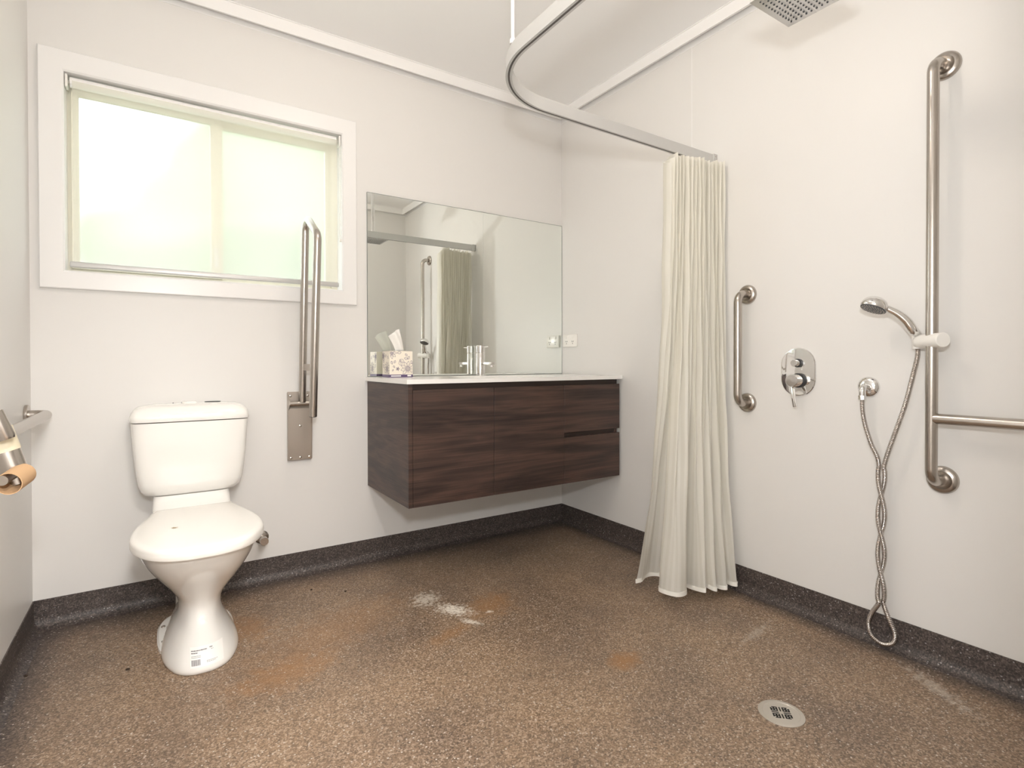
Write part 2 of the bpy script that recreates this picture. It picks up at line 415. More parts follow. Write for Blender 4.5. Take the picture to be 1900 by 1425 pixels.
# ------------------------------------------------------------------ mirror, vanity
mi = obj('wall_mirror', B(-1.197, -.002, -.0055, -.0005, .8872, 1.7755), [M['mirror'], M['mirror_edge']])
for f in mi.data.polygons:
    if abs(f.normal.y) < .5: f.material_index = 1
bm = bmesh.new(); frame_rect(bm, -1.1975, -.0015, .8870, 1.7760, -.0060, -.0054, (.0018,)*4); obj('edge_line', bm, M['mirror_edge'], mi)
tag(mi, 'frameless rectangular wall mirror above the vanity top', 'mirror')

van = thing('vanity_unit', (-.608, -.25, .363), 'wall-hung dark walnut vanity unit with a glossy white top', 'vanity')
VX0, VX1, VY, VZ0 = -1.197, -.020, -.508, .362
bm = bmesh.new()
box(bm, VX0, VX0+.018, VY, -.001, VZ0, .8665, .0006, 1)                      # side panel
box(bm, VX1-.018, VX1, VY+.02, -.001, VZ0, .8665, .0006, 1)
box(bm, VX0+.018, VX1-.018, VY+.02, -.001, VZ0, VZ0+.016)
box(bm, VX0+.018, VX1-.018, -.016, -.001, VZ0+.016, .8665)
obj('body', bm, M['wood'], van)
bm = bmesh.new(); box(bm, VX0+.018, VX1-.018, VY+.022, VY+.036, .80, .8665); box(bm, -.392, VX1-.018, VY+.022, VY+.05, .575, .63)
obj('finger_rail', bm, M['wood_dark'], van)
def front(name, x0, x1, z0, z1, label=None):
    o = obj(name, B(x0, x1, VY, VY+.018, z0, z1, .0008, 1), M['wood'], van)
    if label: o['label'] = label
front('door', VX0+.0195, -.7915, VZ0, .8425); front('door', -.7895, -.3915, VZ0, .8425)
front('drawer', -.3895, VX1, .6105, .8425, 'upper drawer front'); front('drawer', -.3895, VX1, VZ0, .5875, 'lower drawer front')

# top with a moulded basin
bm = bmesh.new(); nx, ny = 80, 36; TX0, TX1, TY0 = -1.206, -.006, -.515; g = []
def basin(x, y):
    u = (x+.600)/.27; v = (y+.285)/.165; d = (abs(u)**4+abs(v)**4)**.25
    if d >= 1: return 0
    s = min(1, (1-d)/.45); return -.085*(s*s*(3-2*s))
for i in range(nx+1):
    g.append([bm.verts.new((TX0+(TX1-TX0)*i/nx, TY0+(-.001-TY0)*j/ny, .8855+basin(TX0+(TX1-TX0)*i/nx, TY0+(-.001-TY0)*j/ny))) for j in range(ny+1)])
for i in range(nx):
    for j in range(ny): bm.faces.new((g[i][j], g[i+1][j], g[i+1][j+1], g[i][j+1]))
rim = [g[i][0] for i in range(nx+1)] + [g[nx][j] for j in range(1, ny+1)] + [g[i][ny] for i in range(nx-1, -1, -1)] + [g[0][j] for j in range(ny-1, 0, -1)]
low = [bm.verts.new((v.co.x, v.co.y, .867)) for v in rim]
for i in range(len(rim)):
    j = (i+1) % len(rim); bm.faces.new((rim[i], low[i], low[j], rim[j]))
ctr = obj('counter', bm, M['counter'], van, ang=60); ctr['label'] = 'glossy white top with moulded basin'
obj('drain_plug', Lt([(.0, 0), (.026, 0), (.026, .003), (.018, .006), (.0, .006)], (0, 0, 1), (-.6, -.285, .8003), 24), M['chrome'], ctr)

tap = thing('basin_mixer_tap', (-.598, -.056, .8857), 'chrome column basin mixer tap standing at the mirror', 'tap')
obj('tap_body', Lt([(.0, 0), (.027, 0), (.027, .004), (.0245, .006), (.0245, .118), (.0235, .120), (.0, .120)], (0, 0, 1), (-.598, -.056, .8857), 32), M['chrome'], tap)
hd = obj('tap_handle', Lt([(.0, 0), (.0245, 0), (.0245, .036), (.0225, .0385), (.0, .0385)], (0, 0, 1), (-.598, -.056, 1.0075), 32), M['chrome'], tap)
obj('lever', T([(-.598, -.078, 1.036), (-.598, -.14, 1.038)], .0028, n=10), M['chrome'], hd)
bm = bmesh.new(); box(bm, -.609, -.587, -.185, -.075, .941, .957, .003); obj('spout', bm, M['chrome'], tap)
obj('aerator', Lt([(.0, 0), (.009, 0), (.009, .011), (.0, .011)], (0, 0, 1), (-.598, -.172, .931), 16), M['chrome'], tap)

# tissue box
tb = thing('tissue_box', (-1.0805, -.092, .8857), 'cream tissue box with purple flower drawings at the left end of the vanity top', 'tissue box')
BX0, BX1, BY0, BY1, BZ0, BZ1 = -1.138, -1.023, -.142, -.045, .8858, 1.009
bm = bmesh.new(); box(bm, BX0, BX1, BY0, BY1, BZ0, BZ1, .0012, 1); obj('carton', bm, M['box'], tb)
bm = bmesh.new(); e = .0004; box(bm, BX0-e, BX1+e, BY0-e, BY1+e, BZ0, BZ0+.0125); bd = obj('printed_band', bm, M['band'], tb)
for x0, x1 in ((-1.131, -1.082), (-1.05, -1.031)):
    obj('band_lettering', B(x0, x1, BY0-.0009, BY0-.0004, BZ0+.0035, BZ0+(.0085 if x0 < -1.06 else .0105)), M['paper'], bd)
def petal_pts(cx, cz, r, a, wd):
    pts = []
    for k in range(13):
        t = k/12*2*PI; u = (1-math.cos(t))/2*r; v = math.sin(t)*wd*math.sin(min(PI, (1-math.cos(t))/2*PI*.92+.12))
        pts.append((cx+math.cos(a)*u-math.sin(a)*v, cz+math.sin(a)*u+math.cos(a)*v))
    return pts
def line2d(bm, pts, plane, lo, hi, w_=.0007):
    for (x0, z0), (x1, z1) in zip(pts, pts[1:]):
        if not all(lo[0] < x < hi[0] and lo[1] < z < hi[1] for x, z in ((x0, z0), (x1, z1))): continue
        dx, dz = x1-x0, z1-z0; l = math.hypot(dx, dz) or 1; nx_, nz = -dz/l*w_, dx/l*w_
        q = [(x0+nx_, z0+nz), (x0-nx_, z0-nz), (x1-nx_, z1-nz), (x1+nx_, z1+nz)]
        bm.faces.new([bm.verts.new((x, BY0-.0003, z) if plane == 'f' else (BX0-.0003, x, z)) for x, z in q])
def flowers(bm, plane, lo, hi, spec):
    for cx, cz, r, n, rot in spec:
        for k in range(n):
            a = rot+2*PI*k/n
            line2d(bm, petal_pts(cx+math.cos(a)*r*.2, cz+math.sin(a)*r*.2, r*.8, a, r*.2), plane, lo, hi)
            line2d(bm, [(cx+math.cos(a)*r*.2, cz+math.sin(a)*r*.2), (cx+math.cos(a)*r*.62, cz+math.sin(a)*r*.62)], plane, lo, hi, .0005)
        for rr in (.16, .08): line2d(bm, [(cx+math.cos(t)*r*rr, cz+math.sin(t)*r*rr) for t in (2*PI*k/10 for k in range(11))], plane, lo, hi)
def leaves(bm, plane, lo, hi, spec):
    for cx, cz, r, a in spec:
        line2d(bm, petal_pts(cx, cz, r, a, r*.34), plane, lo, hi); line2d(bm, [(cx, cz), (cx+math.cos(a)*r*.8, cz+math.sin(a)*r*.8)], plane, lo, hi, .0005)
bm = bmesh.new(); lo, hi = (BX0, BZ0+.013), (BX1, BZ1)
flowers(bm, 'f', lo, hi, [(-1.048, .926, .036, 10, .2), (-1.130, 1.000, .028, 9, 0), (-1.098, .925, .010, 5, 0)])
leaves(bm, 'f', lo, hi, [(-1.088, .97, .026, -.6), (-1.088, .965, .026, -1.3), (-1.06, .997, .015, -.9), (-1.04, .985, .016, -2), (-1.048, .972, .018, 2.9), (-1.12, .94, .012, -.9), (-1.125, .915, .010, .9), (-1.11, .965, .014, -1.9), (-1.1, 1.0, .02, .15), (-1.03, .965, .016, -1.4), (-1.13, .962, .016, -1.2)])
lo, hi = (BY0, BZ0+.013), (BY1, BZ1)
flowers(bm, 's', lo, hi, [(-.11, .925, .034, 10, .1), (-.06, .985, .022, 8, 0)])
leaves(bm, 's', lo, hi, [(-.13, .975, .02, .5), (-.1, .99, .018, -.4), (-.07, .93, .02, 1), (-.06, .955, .016, 2.4)])
obj('flower_print', bm, M['ink'], tb)
obj('opening', B(-1.115, -1.046, -.108, -.078, BZ1-.0005, BZ1+.0003), M['hole'], tb)
bm = bmesh.new(); nu, nv = 10, 8; gg = []
prof = [(-1.105, -.098, -1.050, -.090), (-1.100, -.10, -1.047, -.088), (-1.112, -.108, -1.046, -.086), (-1.124, -.114, -1.050, -.084), (-1.126, -.116, -1.056, -.084)]
# an upright folded sheet: bottom edge in the slot, one high corner, one low corner to the left
P = {(0, 0): (-1.090, -.094, 1.008), (1, 0): (-1.045, -.090, 1.006), (0, 1): (-1.129, -.110, 1.080), (1, 1): (-1.072, -.100, 1.116)}
for i in range(nu+1):
    row = []
    for j in range(nv+1):
        u, v = i/nu, j/nv
        p = (Vector(P[0,0])*(1-u)+Vector(P[1,0])*u)*(1-v)+(Vector(P[0,1])*(1-u)+Vector(P[1,1])*u)*v
        p += Vector((.004*math.sin(v*3), .009*math.sin(u*7+v*2)*(.4+v), .006*math.sin(u*PI)*v)); row.append(bm.verts.new(p))
    gg.append(row)
for i in range(nu):
    for j in range(nv): bm.faces.new((gg[i][j], gg[i+1][j], gg[i+1][j+1], gg[i][j+1]))
o = obj('tissue', bm, M['tissue'], tb)
so = o.modifiers.new('thickness', 'SOLIDIFY'); so.thickness = .0006

# power point on the right wall
pw = thing('power_outlet', (0, -.088, 1.082), 'white double power outlet on the right wall beside the mirror', 'power outlet')
bm = bmesh.new(); box(bm, -.011, -.0003, -.150, -.026, 1.046, 1.119, .003, 3); obj('cover_plate', bm, M['plastic'], pw)
for y in (-.060, -.116):
    bm = bmesh.new()
    for dy, dz, a in ((-.006, .0, .5), (.006, .0, -.5), (0, -.012, 0)):
        t = bmesh.new(); box(t, -.0006, .0006, -.0012, .0012, -.0035, .0035)
        merge(bm, t, Matrix.Translation((-.0114, y+dy, 1.078+dz)) @ Matrix.Rotation(a, 4, 'X'))
    obj('socket', bm, M['hole'], pw)
    s_ = obj('switch', B(-.0145, -.0108, y-.006+.004*(1 if y > -.08 else -1), y+.006+.004*(1 if y > -.08 else -1), 1.096, 1.112, .0015), M['plastic'], pw)

# ------------------------------------------------------------------ toilet
TXC = -1.933
to = thing('toilet', (TXC, -.45, 0), 'white ceramic toilet with closed lid and cistern under the window', 'toilet')
half = [(0, -.792), (.055, -.787), (.11, -.760), (.152, -.705), (.177, -.635), (.1835, -.565), (.177, -.485), (.160, -.405), (.142, -.335), (.130, -.290), (.112, -.270), (.06, -.266), (0, -.266)]
full = [(x, y) for x, y in half] + [(-x, y) for x, y in half[-2:0:-1]]
OUT = [(v.x, v.y) for v in catmull([(x, y, 0) for x, y in full], 4, True)]
def egg(z, hw, yf, yb, dz=0):
    return [(TXC+x/.1835*hw, yf+(y+.792)/.526*(yb-yf), z+dz) for x, y in OUT]
def se(z, hw, yf, yb, n=4.0, N_=64):
    cy, hy = (yf+yb)/2, (yb-yf)/2; r = []
    for k in range(N_):
        t = 2*PI*k/N_; c, s = math.cos(t), math.sin(t)
        r.append((TXC+hw*math.copysign(abs(c)**(2/n), c), cy+hy*math.copysign(abs(s)**(2/n), s), z))
    return r
bm = bmesh.new()
key = [(0, .109, -.655, -.20), (.012, .112, -.660, -.20), (.035, .106, -.650, -.20), (.07, .088, -.622, -.21), (.105, .071, -.590, -.22), (.135, .064, -.570, -.23), (.162, .065, -.563, -.23), (.19, .073, -.572, -.22), (.225, .094, -.602, -.21), (.265, .119, -.648, -.20), (.305, .141, -.695, -.19), (.345, .159, -.732, -.19), (.375, .168, -.754, -.19), (.392, .1715, -.760, -.19), (.396, .168, -.755, -.192)]
ks = catmull([(k[0], k[1], k[2]) for k in key], 3); kb = catmull([(k[0], k[3], 0) for k in key], 3)
rings = []
for a, b_ in zip(ks, kb): rings.append([(x+.006*min(1, (.40-a.x)/.15), y, z) for x, y, z in egg(a.x, a.y, a.z, b_.y)])
loft(bm, rings)
bowl = obj('bowl', bm, M['ceramic'], to, ang=60)
bm = bmesh.new()                                                # floor flange behind the toe
loft(bm, [se(0, .117, -.52, -.17, 3), se(.010, .117, -.52, -.17, 3), se(.016, .111, -.515, -.175, 3)])
loft(bm, [se(0, .06, -.26, -.035, 4), se(.2, .055, -.26, -.035, 4), se(.24, .05, -.24, -.06, 4)])
obj('foot_flange', bm, M['ceramic'], to)
bm = bmesh.new()                                                # deck and neck under the cistern
loft(bm, [se(.36, .120, -.30, -.02, 5), se(.392, .1295, -.30, -.012, 6), se(.400, .1295, -.295, -.012, 6), se(.406, .129, -.225, -.012, 6), se(.440, .128, -.178, -.012, 6), se(.456, .126, -.165, -.014, 6)])
obj('neck', bm, M['ceramic'], to)
bm = bmesh.new(); loft(bm, [egg(.3965, .174, -.774, -.27), egg(.3985, .176, -.778, -.27), egg(.408, .176, -.778, -.27), egg(.410, .173, -.774, -.27)])
obj('seat', bm, M['seat_plastic'], to)
bm = bmesh.new()
def lidring(z, k): return egg(z, .1835-k, -.792+k, -.266-k*.3)
loft(bm, [lidring(.4105, .020), lidring(.4105, .006), lidring(.400, .0035), lidring(.3985, .001), lidring(.402, -.0005), lidring(.412, -.001), lidring(.417, 0), lidring(.421, .0), lidring(.426, .003), lidring(.4295, .009), lidring(.431, .02), lidring(.432, .05), lidring(.4325, .09)])
lid = obj('lid', bm, M['seat_plastic'], to, ang=60)
bm = bmesh.new()
box(bm, TXC-.127, TXC+.127, -.262, -.236, .405, .424, .006, 3)
obj('hinge_bar', bm, M['seat_plastic'], to)
bm = bmesh.new()
for k in range(26):
    r = random.random()**.7*.011; a = random.random()*2*PI; s = .0016*(1.6-r/.011)
    c = Vector((-2.001+math.cos(a)*r, -.548+math.sin(a)*r, .4328)); n = 7
    bm.faces.new([bm.verts.new(c+Vector((math.cos(2*PI*q/n)*s*1.4, math.sin(2*PI*q/n)*s, k*.00001))) for q in range(n)])
st = obj('stain', bm, mat('brown_spot', (.42, .30, .15), .6), lid); st['label'] = 'small brown stain'
bm = bmesh.new()
cis = [(.4555, .128, -.150, -.03, 4), (.458, .143, -.162, -.02, 4.5), (.465, .156, -.174, -.015, 5), (.480, .1665, -.182, -.012, 6), (.505, .174, -.187, -.01, 6), (.55, .180, -.190, -.01, 6.5), (.62, .1865, -.192, -.01, 7), (.70, .192, -.193, -.01, 7), (.733, .194, -.193, -.01, 7)]
loft(bm, [se(z, h, a, b_, n) for z, h, a, b_, n in cis])
obj('cistern', bm, M['ceramic'], to, ang=60)
bm = bmesh.new()
cl = [(.7355, .193, -.193, -.011, 7), (.737, .197, -.198, -.008, 7), (.746, .1985, -.2, -.007, 7), (.757, .1975, -.199, -.007, 6.5), (.770, .193, -.194, -.009, 6), (.781, .185, -.186, -.012, 5.5), (.789, .174, -.175, -.018, 5), (.7945, .158, -.160, -.028, 4.5), (.7975, .13, -.135, -.05, 4), (.799, .08, -.115, -.08, 3)]
loft(bm, [se(z, h, a, b_, n) for z, h, a, b_, n in cl])
obj('cistern_lid', bm, M['ceramic'], to, ang=60)
bt = obj('flush_button', B(TXC-.005-.024, TXC-.005+.022, -.115, -.075, .7985, .8035, .002), M['plastic'], to)
obj('button_mark', B(TXC-.062, TXC-.058, -.1, -.096, .799, .8015), M['print'], bt); obj('button_mark', B(TXC-.0335, TXC-.032, -.116, -.11, .7985, .803), M['print'], bt)
dsh = obj('oval_dish', Lt([(.0, 0), (.022, 0), (.026, .003), (.024, .003), (.018, .0015), (.0, .0015)], (0, 0, 1), (0, 0, 0), 28), M['dark_grey'])
dsh.location = (TXC+.075, -.085, .7978); dsh.scale = (1.15, .75, 1); tag(dsh, 'flat dark grey oval dish on the toilet cistern lid', 'dish')
for y in (-.28, -.40):
    for q in (-1, 1): obj('floor_screw', Lt([(.0, 0), (.007, 0), (.006, .003), (.0, .0045)], (0, 0, 1), (TXC+q*.098, y, .0165), 12), M['steel'], to)
# product sticker wrapped on the toe, found by casting onto the bowl
dg = bpy.context.evaluated_depsgraph_get(); bvh = BVHTree.FromObject(bowl, dg)
off = Vector((0, 0, 0))
def onbowl(u, v, lift):          # u across, v up
    org = Vector((TXC+.012+u, -1.0, v)); h = bvh.ray_cast(org, Vector((0, 1, 0)))
    if h[0] is None: h = bvh.find_nearest(org)
    n = h[1] if h[1].y < 0 else -h[1]
    return h[0]+n*lift
def patch(bm, u0, u1, v0, v1, nu_, nv_, lift):
    g_ = [[bm.verts.new(onbowl(u0+(u1-u0)*i/nu_, v0+(v1-v0)*j/nv_, lift)) for j in range(nv_+1)] for i in range(nu_+1)]
    for i in range(nu_):
        for j in range(nv_): bm.faces.new((g_[i][j], g_[i+1][j], g_[i+1][j+1], g_[i][j+1]))
def inlocal(o): return o
U0, V0 = -.043, .022
bm = bmesh.new(); patch(bm, U0, U0+.090, V0, V0+.048, 12, 8, .0007); stk = obj('product_label', bm, M['paper'], bowl)
bm = bmesh.new(); x = 0
while x < .0225:
    wd = random.choice((.0006, .0009, .0014)); patch(bm, U0+.003+x, U0+.003+x+wd, V0+.005, V0+.019, 1, 3, .0011); x += wd+random.choice((.0006, .0009))
def txt(u0, u1, v, h, gap=.0012):
    x = u0
    while x < u1:
        wd = random.uniform(.0015, .005); patch(bm, U0+x, U0+min(x+wd, u1), V0+v, V0+v+h, 1, 1, .0011); x += wd+gap*.7
txt(.003, .045, .038, .0024); txt(.052, .06, .040, .0024); txt(.003, .02, .033, .0022); txt(.003, .028, .0265, .0009); txt(.003, .028, .0235, .0009)
txt(.043, .072, .0115, .0009); txt(.043, .068, .0085, .0009); txt(.056, .062, .036, .001)
pr = obj('label_printing', bm, M['print'], bowl)

# stop tap behind the toilet
sv = thing('stop_tap', (-1.668, 0, .196), 'small chrome stop tap on the wall to the right of the toilet', 'tap')
obj('wall_flange', Lt([(.0, 0), (.028, 0), (.028, .003), (.02, .008), (.0, .009)], (0, -1, 0), (-1.668, -.0003, .196)), M['steel'], sv)
obj('tap_body', T([(-1.668, -.006, .196), (-1.668, -.05, .196)], .011), M['steel'], sv)
obj('tap_handle', T([(-1.668, -.048, .196), (-1.668, -.075, .196)], .017, n=10), M['steel'], sv)

# ------------------------------------------------------------------ grab rails
def flange(c, axis, r=.040, nm='wall_flange', parent=None):
    return obj(nm, Lt([(.0, 0), (r, 0), (r, .003), (r*.97, .007), (r*.85, .0125), (r*.66, .0145), (r*.52, .0105), (.0165, .0095), (.0, .0095)], axis, c, 40), M['steel'], parent)
def steel(name, pts, rad, parent, r=.016, seg=10, m='steel'):
    return obj(name, T(fillet(pts, rad, seg), r, n=24), M[m], parent)
g1 = thing('grab_rail', (-.035, -1.228, 1.01), 'short vertical stainless grab rail between the curtain and the shower mixer', 'grab rail', 'stainless grab rails')
flange((-.0003, -1.229, 1.233), (-1, 0, 0), parent=g1); flange((-.0003, -1.229, .786), (-1, 0, 0), parent=g1)
steel('rail_tube', [(-.009, -1.229, 1.233), (-.068, -1.229, 1.233), (-.068, -1.229, .786), (-.009, -1.229, .786)], .038, g1)
g2 = thing('grab_rail', (-.035, -1.89, 1.22), 'tall stainless shower rail with a side arm carrying the hand shower', 'grab rail', 'stainless grab rails')
flange((-.0003, -1.894, 1.869), (-1, 0, 0), .043, parent=g2); flange((-.0003, -1.894, .586), (-1, 0, 0), .043, parent=g2)
steel('rail_tube', [(-.009, -1.894, 1.869), (-.072, -1.888, 1.869), (-.072, -1.888, .586), (-.009, -1.894, .586)], .04, g2)
flange((-.0003, -2.375, .781), (-1, 0, 0), parent=g2)
steel('side_arm', [(-.072, -1.895, .781), (-.072, -2.37, .781), (-.009, -2.37, .781)], .04, g2)
g3 = thing('grab_rail', (W, -.11, .775), 'stainless grab rail on the left wall beside the toilet', 'grab rail', 'stainless grab rails')
obj('wall_flange', Lt([(.0, 0), (.034, 0), (.035, .002), (.035, .009), (.033, .0105), (.0, .0105)], (1, 0, 0), (W+.0003, -.107, .777), 36), M['steel'], g3)
steel('rail_tube', [(W+.009, -.107, .777), (-2.362, -.107, .777), (-2.362, -.98, .775), (-2.362, -1.26, 1.00), (-2.362, -1.36, 1.12), (W+.009, -1.36, 1.12)], [.035, .05, .2, .035, .035], g3)
flange((W+.0003, -1.36, 1.12), (1, 0, 0), parent=g3)

# fold-down rail under the window
fr = thing('folding_grab_rail', (-1.51, 0, .67), 'stainless folding grab rail raised upright right of the toilet', 'grab rail')
bm = bmesh.new()
box(bm, -1.560, -1.462, -.004, -.0004, .519, .825, .0006, 1)
def flangeplate(x0, x1):
    t = bmesh.new()
    pr_ = [(-.004, .519), (-.021, .522), (-.024, .60), (-.032, .745), (-.052, .757), (-.060, .770), (-.058, .785), (-.048, .792), (-.004, .822)]
    loft(t, [[(x0, y, z) for y, z in pr_], [(x1, y, z) for y, z in pr_]]); merge(bm, t)
flangeplate(-1.5625, -1.5595); flangeplate(-1.4625, -1.4595)
bp_ = obj('wall_bracket', bm, M['steel_plate'], fr)
box_ = bmesh.new(); box(box_, -1.5595, -1.4625, -.0235, -.0205, .521, .752, .0006, 1); obj('cover_panel', box_, M['steel_plate'], fr)
for x, z, y in ((-1.548, .806, -.004), (-1.474, .806, -.004), (-1.551, .532, -.0235), (-1.511, .532, -.0235), (-1.472, .532, -.0235), (-1.511, .672, -.0235)):
    obj('screw', Lt([(.0, 0), (.0055, 0), (.005, .0025), (.0, .004)], (0, -1, 0), (x, y, z), 12), M['steel'], bp_)
obj('pivot_tube', T([(-1.558, -.044, .774), (-1.464, -.044, .774)], .0125, n=20), M['steel'], fr)
steel('rail_tube', [(-1.506, -.044, .780), (-1.506, -.125, 1.590), (-1.504, -.322, 1.468), (-1.506, -.240, .733)], [.045, .045], fr)
bm = bmesh.new(); t = bmesh.new(); box(t, -.002, .002, -.092, .092, -.014, .014); merge(bm, t, Matrix.Translation((-1.506, -.158, .935)))
obj('brace_plate', bm, M['steel_plate'], fr)
obj('end_cap', T([(-1.506, -.2402, .7345), (-1.506, -.2396, .7315)], .0150, n=20), M['dark_grey'], fr)

# ------------------------------------------------------------------ toilet roll holder and core
th = thing('toilet_roll_holder', (W, -1.10, .80), 'stainless toilet roll holder with a cream sleeve on the left wall', 'toilet roll holder')
flange((W+.0003, -1.09, .762), (1, 0, 0), .03, parent=th)
steel('wall_arm', [(W+.009, -1.09, .762), (-2.305, -1.10, .758)], .02, th, .012)
ax = Vector((.035, 0, -.125)).normalized(); top = Vector((-2.310, -1.1, .828))
obj('roll_cover', T([top, top+ax*.120], .0220, n=32), M['steel'], th)
obj('sleeve', T([top+ax*.004, top+ax*.052], .0232, n=32), M['cream'], th)
bm = bmesh.new(); t = bmesh.new(); box(t, -.014, .014, -.014, .014, 0, .022, .003, 2); merge(bm, t, frame(-ax, top-ax*-.002)); obj('square_cap', bm, M['chrome'], th)
obj('side_knob', Lt([(.0, 0), (.014, 0), (.014, .052), (.012, .057), (.0, .058)], (.02, 0, -.055), (-2.306, -1.142, .860), 28), M['steel'], th)
obj('roll_spindle', T([(-2.276, -1.095, .738), (-2.290, -1.172, .731)], .0095, n=20), M['steel_plate'], th)
core = bmesh.new(); a = Vector((-2.270, -1.108, .731)); b_ = Vector((-2.282, -1.165, .723)); ro, ri, n = .0215, .0200, 36
m4 = frame(b_-a, a); Lc = (b_-a).length
t = bmesh.new(); loft(t, [[(r*math.cos(2*PI*k/n), r*math.sin(2*PI*k/n), h) for k in range(n)] for r, h in ((ro, 0), (ro, Lc), (ri, Lc), (ri, 0), (ro, 0))], False, False); merge(core, t, m4)
bmesh.ops.remove_doubles(core, verts=core.verts, dist=1e-6)
tag(obj('cardboard_core', core, M['card']), 'empty brown cardboard toilet roll core hanging on the holder', 'cardboard tube')

# ------------------------------------------------------------------ curtain track and curtain
TZ0, TZ1 = 1.812, 1.856
ct = thing('curtain_track', (-.6, -1.07, 1.83), 'curved aluminium shower curtain track hung from the ceiling', 'curtain track')
path = fillet([(-.004, -1.070, 0), (-1.200, -1.070, 0), (-1.200, D+.002, 0)], .27, 22)
def sweep(pth, prof):
    bm = bmesh.new(); rings = []
    for i, p in enumerate(pth):
        t = (pth[min(i+1, len(pth)-1)]-pth[max(i-1, 0)]).normalized(); s = Vector((t.y, -t.x, 0))
        rings.append([Vector((p.x, p.y, 0))+s*a+Vector((0, 0, z)) for a, z in prof])
    loft(bm, rings); return bm
h_ = .010
obj('track_rail', sweep(path, [(-h_, TZ0), (-h_, TZ1-.002), (-h_+.002, TZ1), (h_-.002, TZ1), (h_, TZ1-.002), (h_, TZ0), (.003, TZ0), (.003, TZ0+.008), (-.003, TZ0+.008), (-.003, TZ0)]), M['alu'], ct)
obj('track_slot', sweep(path, [(-.0028, TZ0-.0003), (-.0028, TZ0+.0078), (.0028, TZ0+.0078), (.0028, TZ0-.0003)]), M['slot'], ct)
bm = bmesh.new(); box(bm, -.028, -.0004, -1.083, -1.057, TZ0-.003, TZ1+.002, .0015); eb = obj('end_bracket', bm, M['alu'], ct)
obj('screw', Lt([(.0, 0), (.003, 0), (.0025, .0015), (.0, .002)], (0, -1, 0), (-.014, -1.083, 1.846), 10), M['steel'], eb)
obj('hanger_rod', T([(-1.196, -1.275, TZ1-.002), (-1.196, -1.275, H-.001)], .0055, n=14), M['rod'], ct)
obj('rod_clip', Lt([(.009, 0), (.009, .012), (.006, .016)], (0, 0, 1), (-1.196, -1.275, TZ1), 16), M['rod'], ct)

cu = thing('shower_curtain', (-.17, -1.07, 1.8), 'cream striped shower curtain gathered at the wall end of its track', 'curtain')
hem = [(-.400, -.985), (-.372, -.990), (-.335, -.975), (-.300, -.972), (-.268, -.985), (-.262, -1.015), (-.310, -1.050), (-.375, -1.085), (-.383, -1.130), (-.365, -1.172), (-.325, -1.176), (-.290, -1.150), (-.262, -1.110), (-.250, -1.105), (-.250, -1.150), (-.244, -1.198), (-.232, -1.200), (-.215, -1.165), (-.200, -1.16), (-.200, -1.205), (-.185, -1.217), (-.165, -1.175), (-.152, -1.175), (-.150, -1.212), (-.135, -1.228), (-.110, -1.195), (-.098, -1.19), (-.100, -1.225), (-.085, -1.240), (-.060, -1.215), (-.040, -1.175), (-.028, -1.14)]
n_h = len(hem); topp = []
for i in range(n_h):
    u = i/(n_h-1)
    topp.append((-.308+.29*u, -1.068-.075*max(0, u-.3)**1.2 + (.026 if i % 2 else -.026) - (.012 if 8 < i < 20 else 0)))
hc = catmull([(x, y, 0) for x, y in hem], 7); tcx = catmull([(x, y, 0) for x, y in topp], 7)
acc = [0]
for a, b_ in zip(hc, hc[1:]): acc.append(acc[-1]+(b_-a).length)
bm = bmesh.new(); uvl = bm.loops.layers.uv.new('UVMap'); NZ = 44; grid = []
for i in range(len(hc)):
    row = []
    s_i = acc[i]/acc[-1]
    pk = (i//7) % 2 == 0
    ztop = 1.802 + .006*math.sin(s_i*60) - (.045 if s_i < .10 else 0)*(1-s_i/.10 if s_i < .1 else 0)
    for j in range(NZ+1):
        v = j/NZ; z = .042+.004*math.sin(s_i*23) + (ztop-.042)*v
        q = 1-v
        f = .72*q**1.9 + .28*q**.55 if q > 0 else 0
        f = .09*q + .91*(q**2.5)
        x = tcx[i].x*(1-f)+hc[i].x*f; y = tcx[i].y*(1-f)+hc[i].y*f
        x += .002*math.sin(z*17+s_i*31); y += .003*math.sin(z*9+s_i*47)*math.sin(v*PI)
        x = min(x, -.006)
        row.append(bm.verts.new((x, y, z)))
    grid.append(row)
for i in range(len(hc)-1):
    for j in range(NZ):
        f = bm.faces.new((grid[i][j], grid[i+1][j], grid[i+1][j+1], grid[i][j+1]))
        for lp, (a, b_) in zip(f.loops, ((i, j), (i+1, j), (i+1, j+1), (i, j+1))): lp[uvl].uv = (acc[a]/acc[-1], b_/NZ)
hemtop = [[(grid[i][0].co.x, grid[i][0].co.y, grid[i][0].co.z)] for i in range(len(hc))]
hpts = [Vector(h[0]) for h in hemtop]
cc = obj('curtain_cloth', bm, M['curtain'], cu, ang=80)
bm = bmesh.new(); uvl = bm.loops.layers.uv.new('UVMap')
rings = [[(p.x, p.y-.0018, p.z+.016), (p.x, p.y-.0018, p.z-.001), (p.x, p.y+.0018, p.z-.001), (p.x, p.y+.0018, p.z+.016)] for p in hpts]
loft(bm, rings); obj('hem', bm, mat('curtain_hem', (.90, .88, .82), .6), cu)
for k in range(9):
    x = -.225 + k*.024
    bm = bmesh.new(); tube(bm, fillet([(x, -1.070, TZ0-.0004), (x, -1.070, TZ0-.012), (x, -1.082, TZ0-.018)], .004, 4), .0014, n=8)
    obj('glider_hook', bm, M['plastic'], cu)

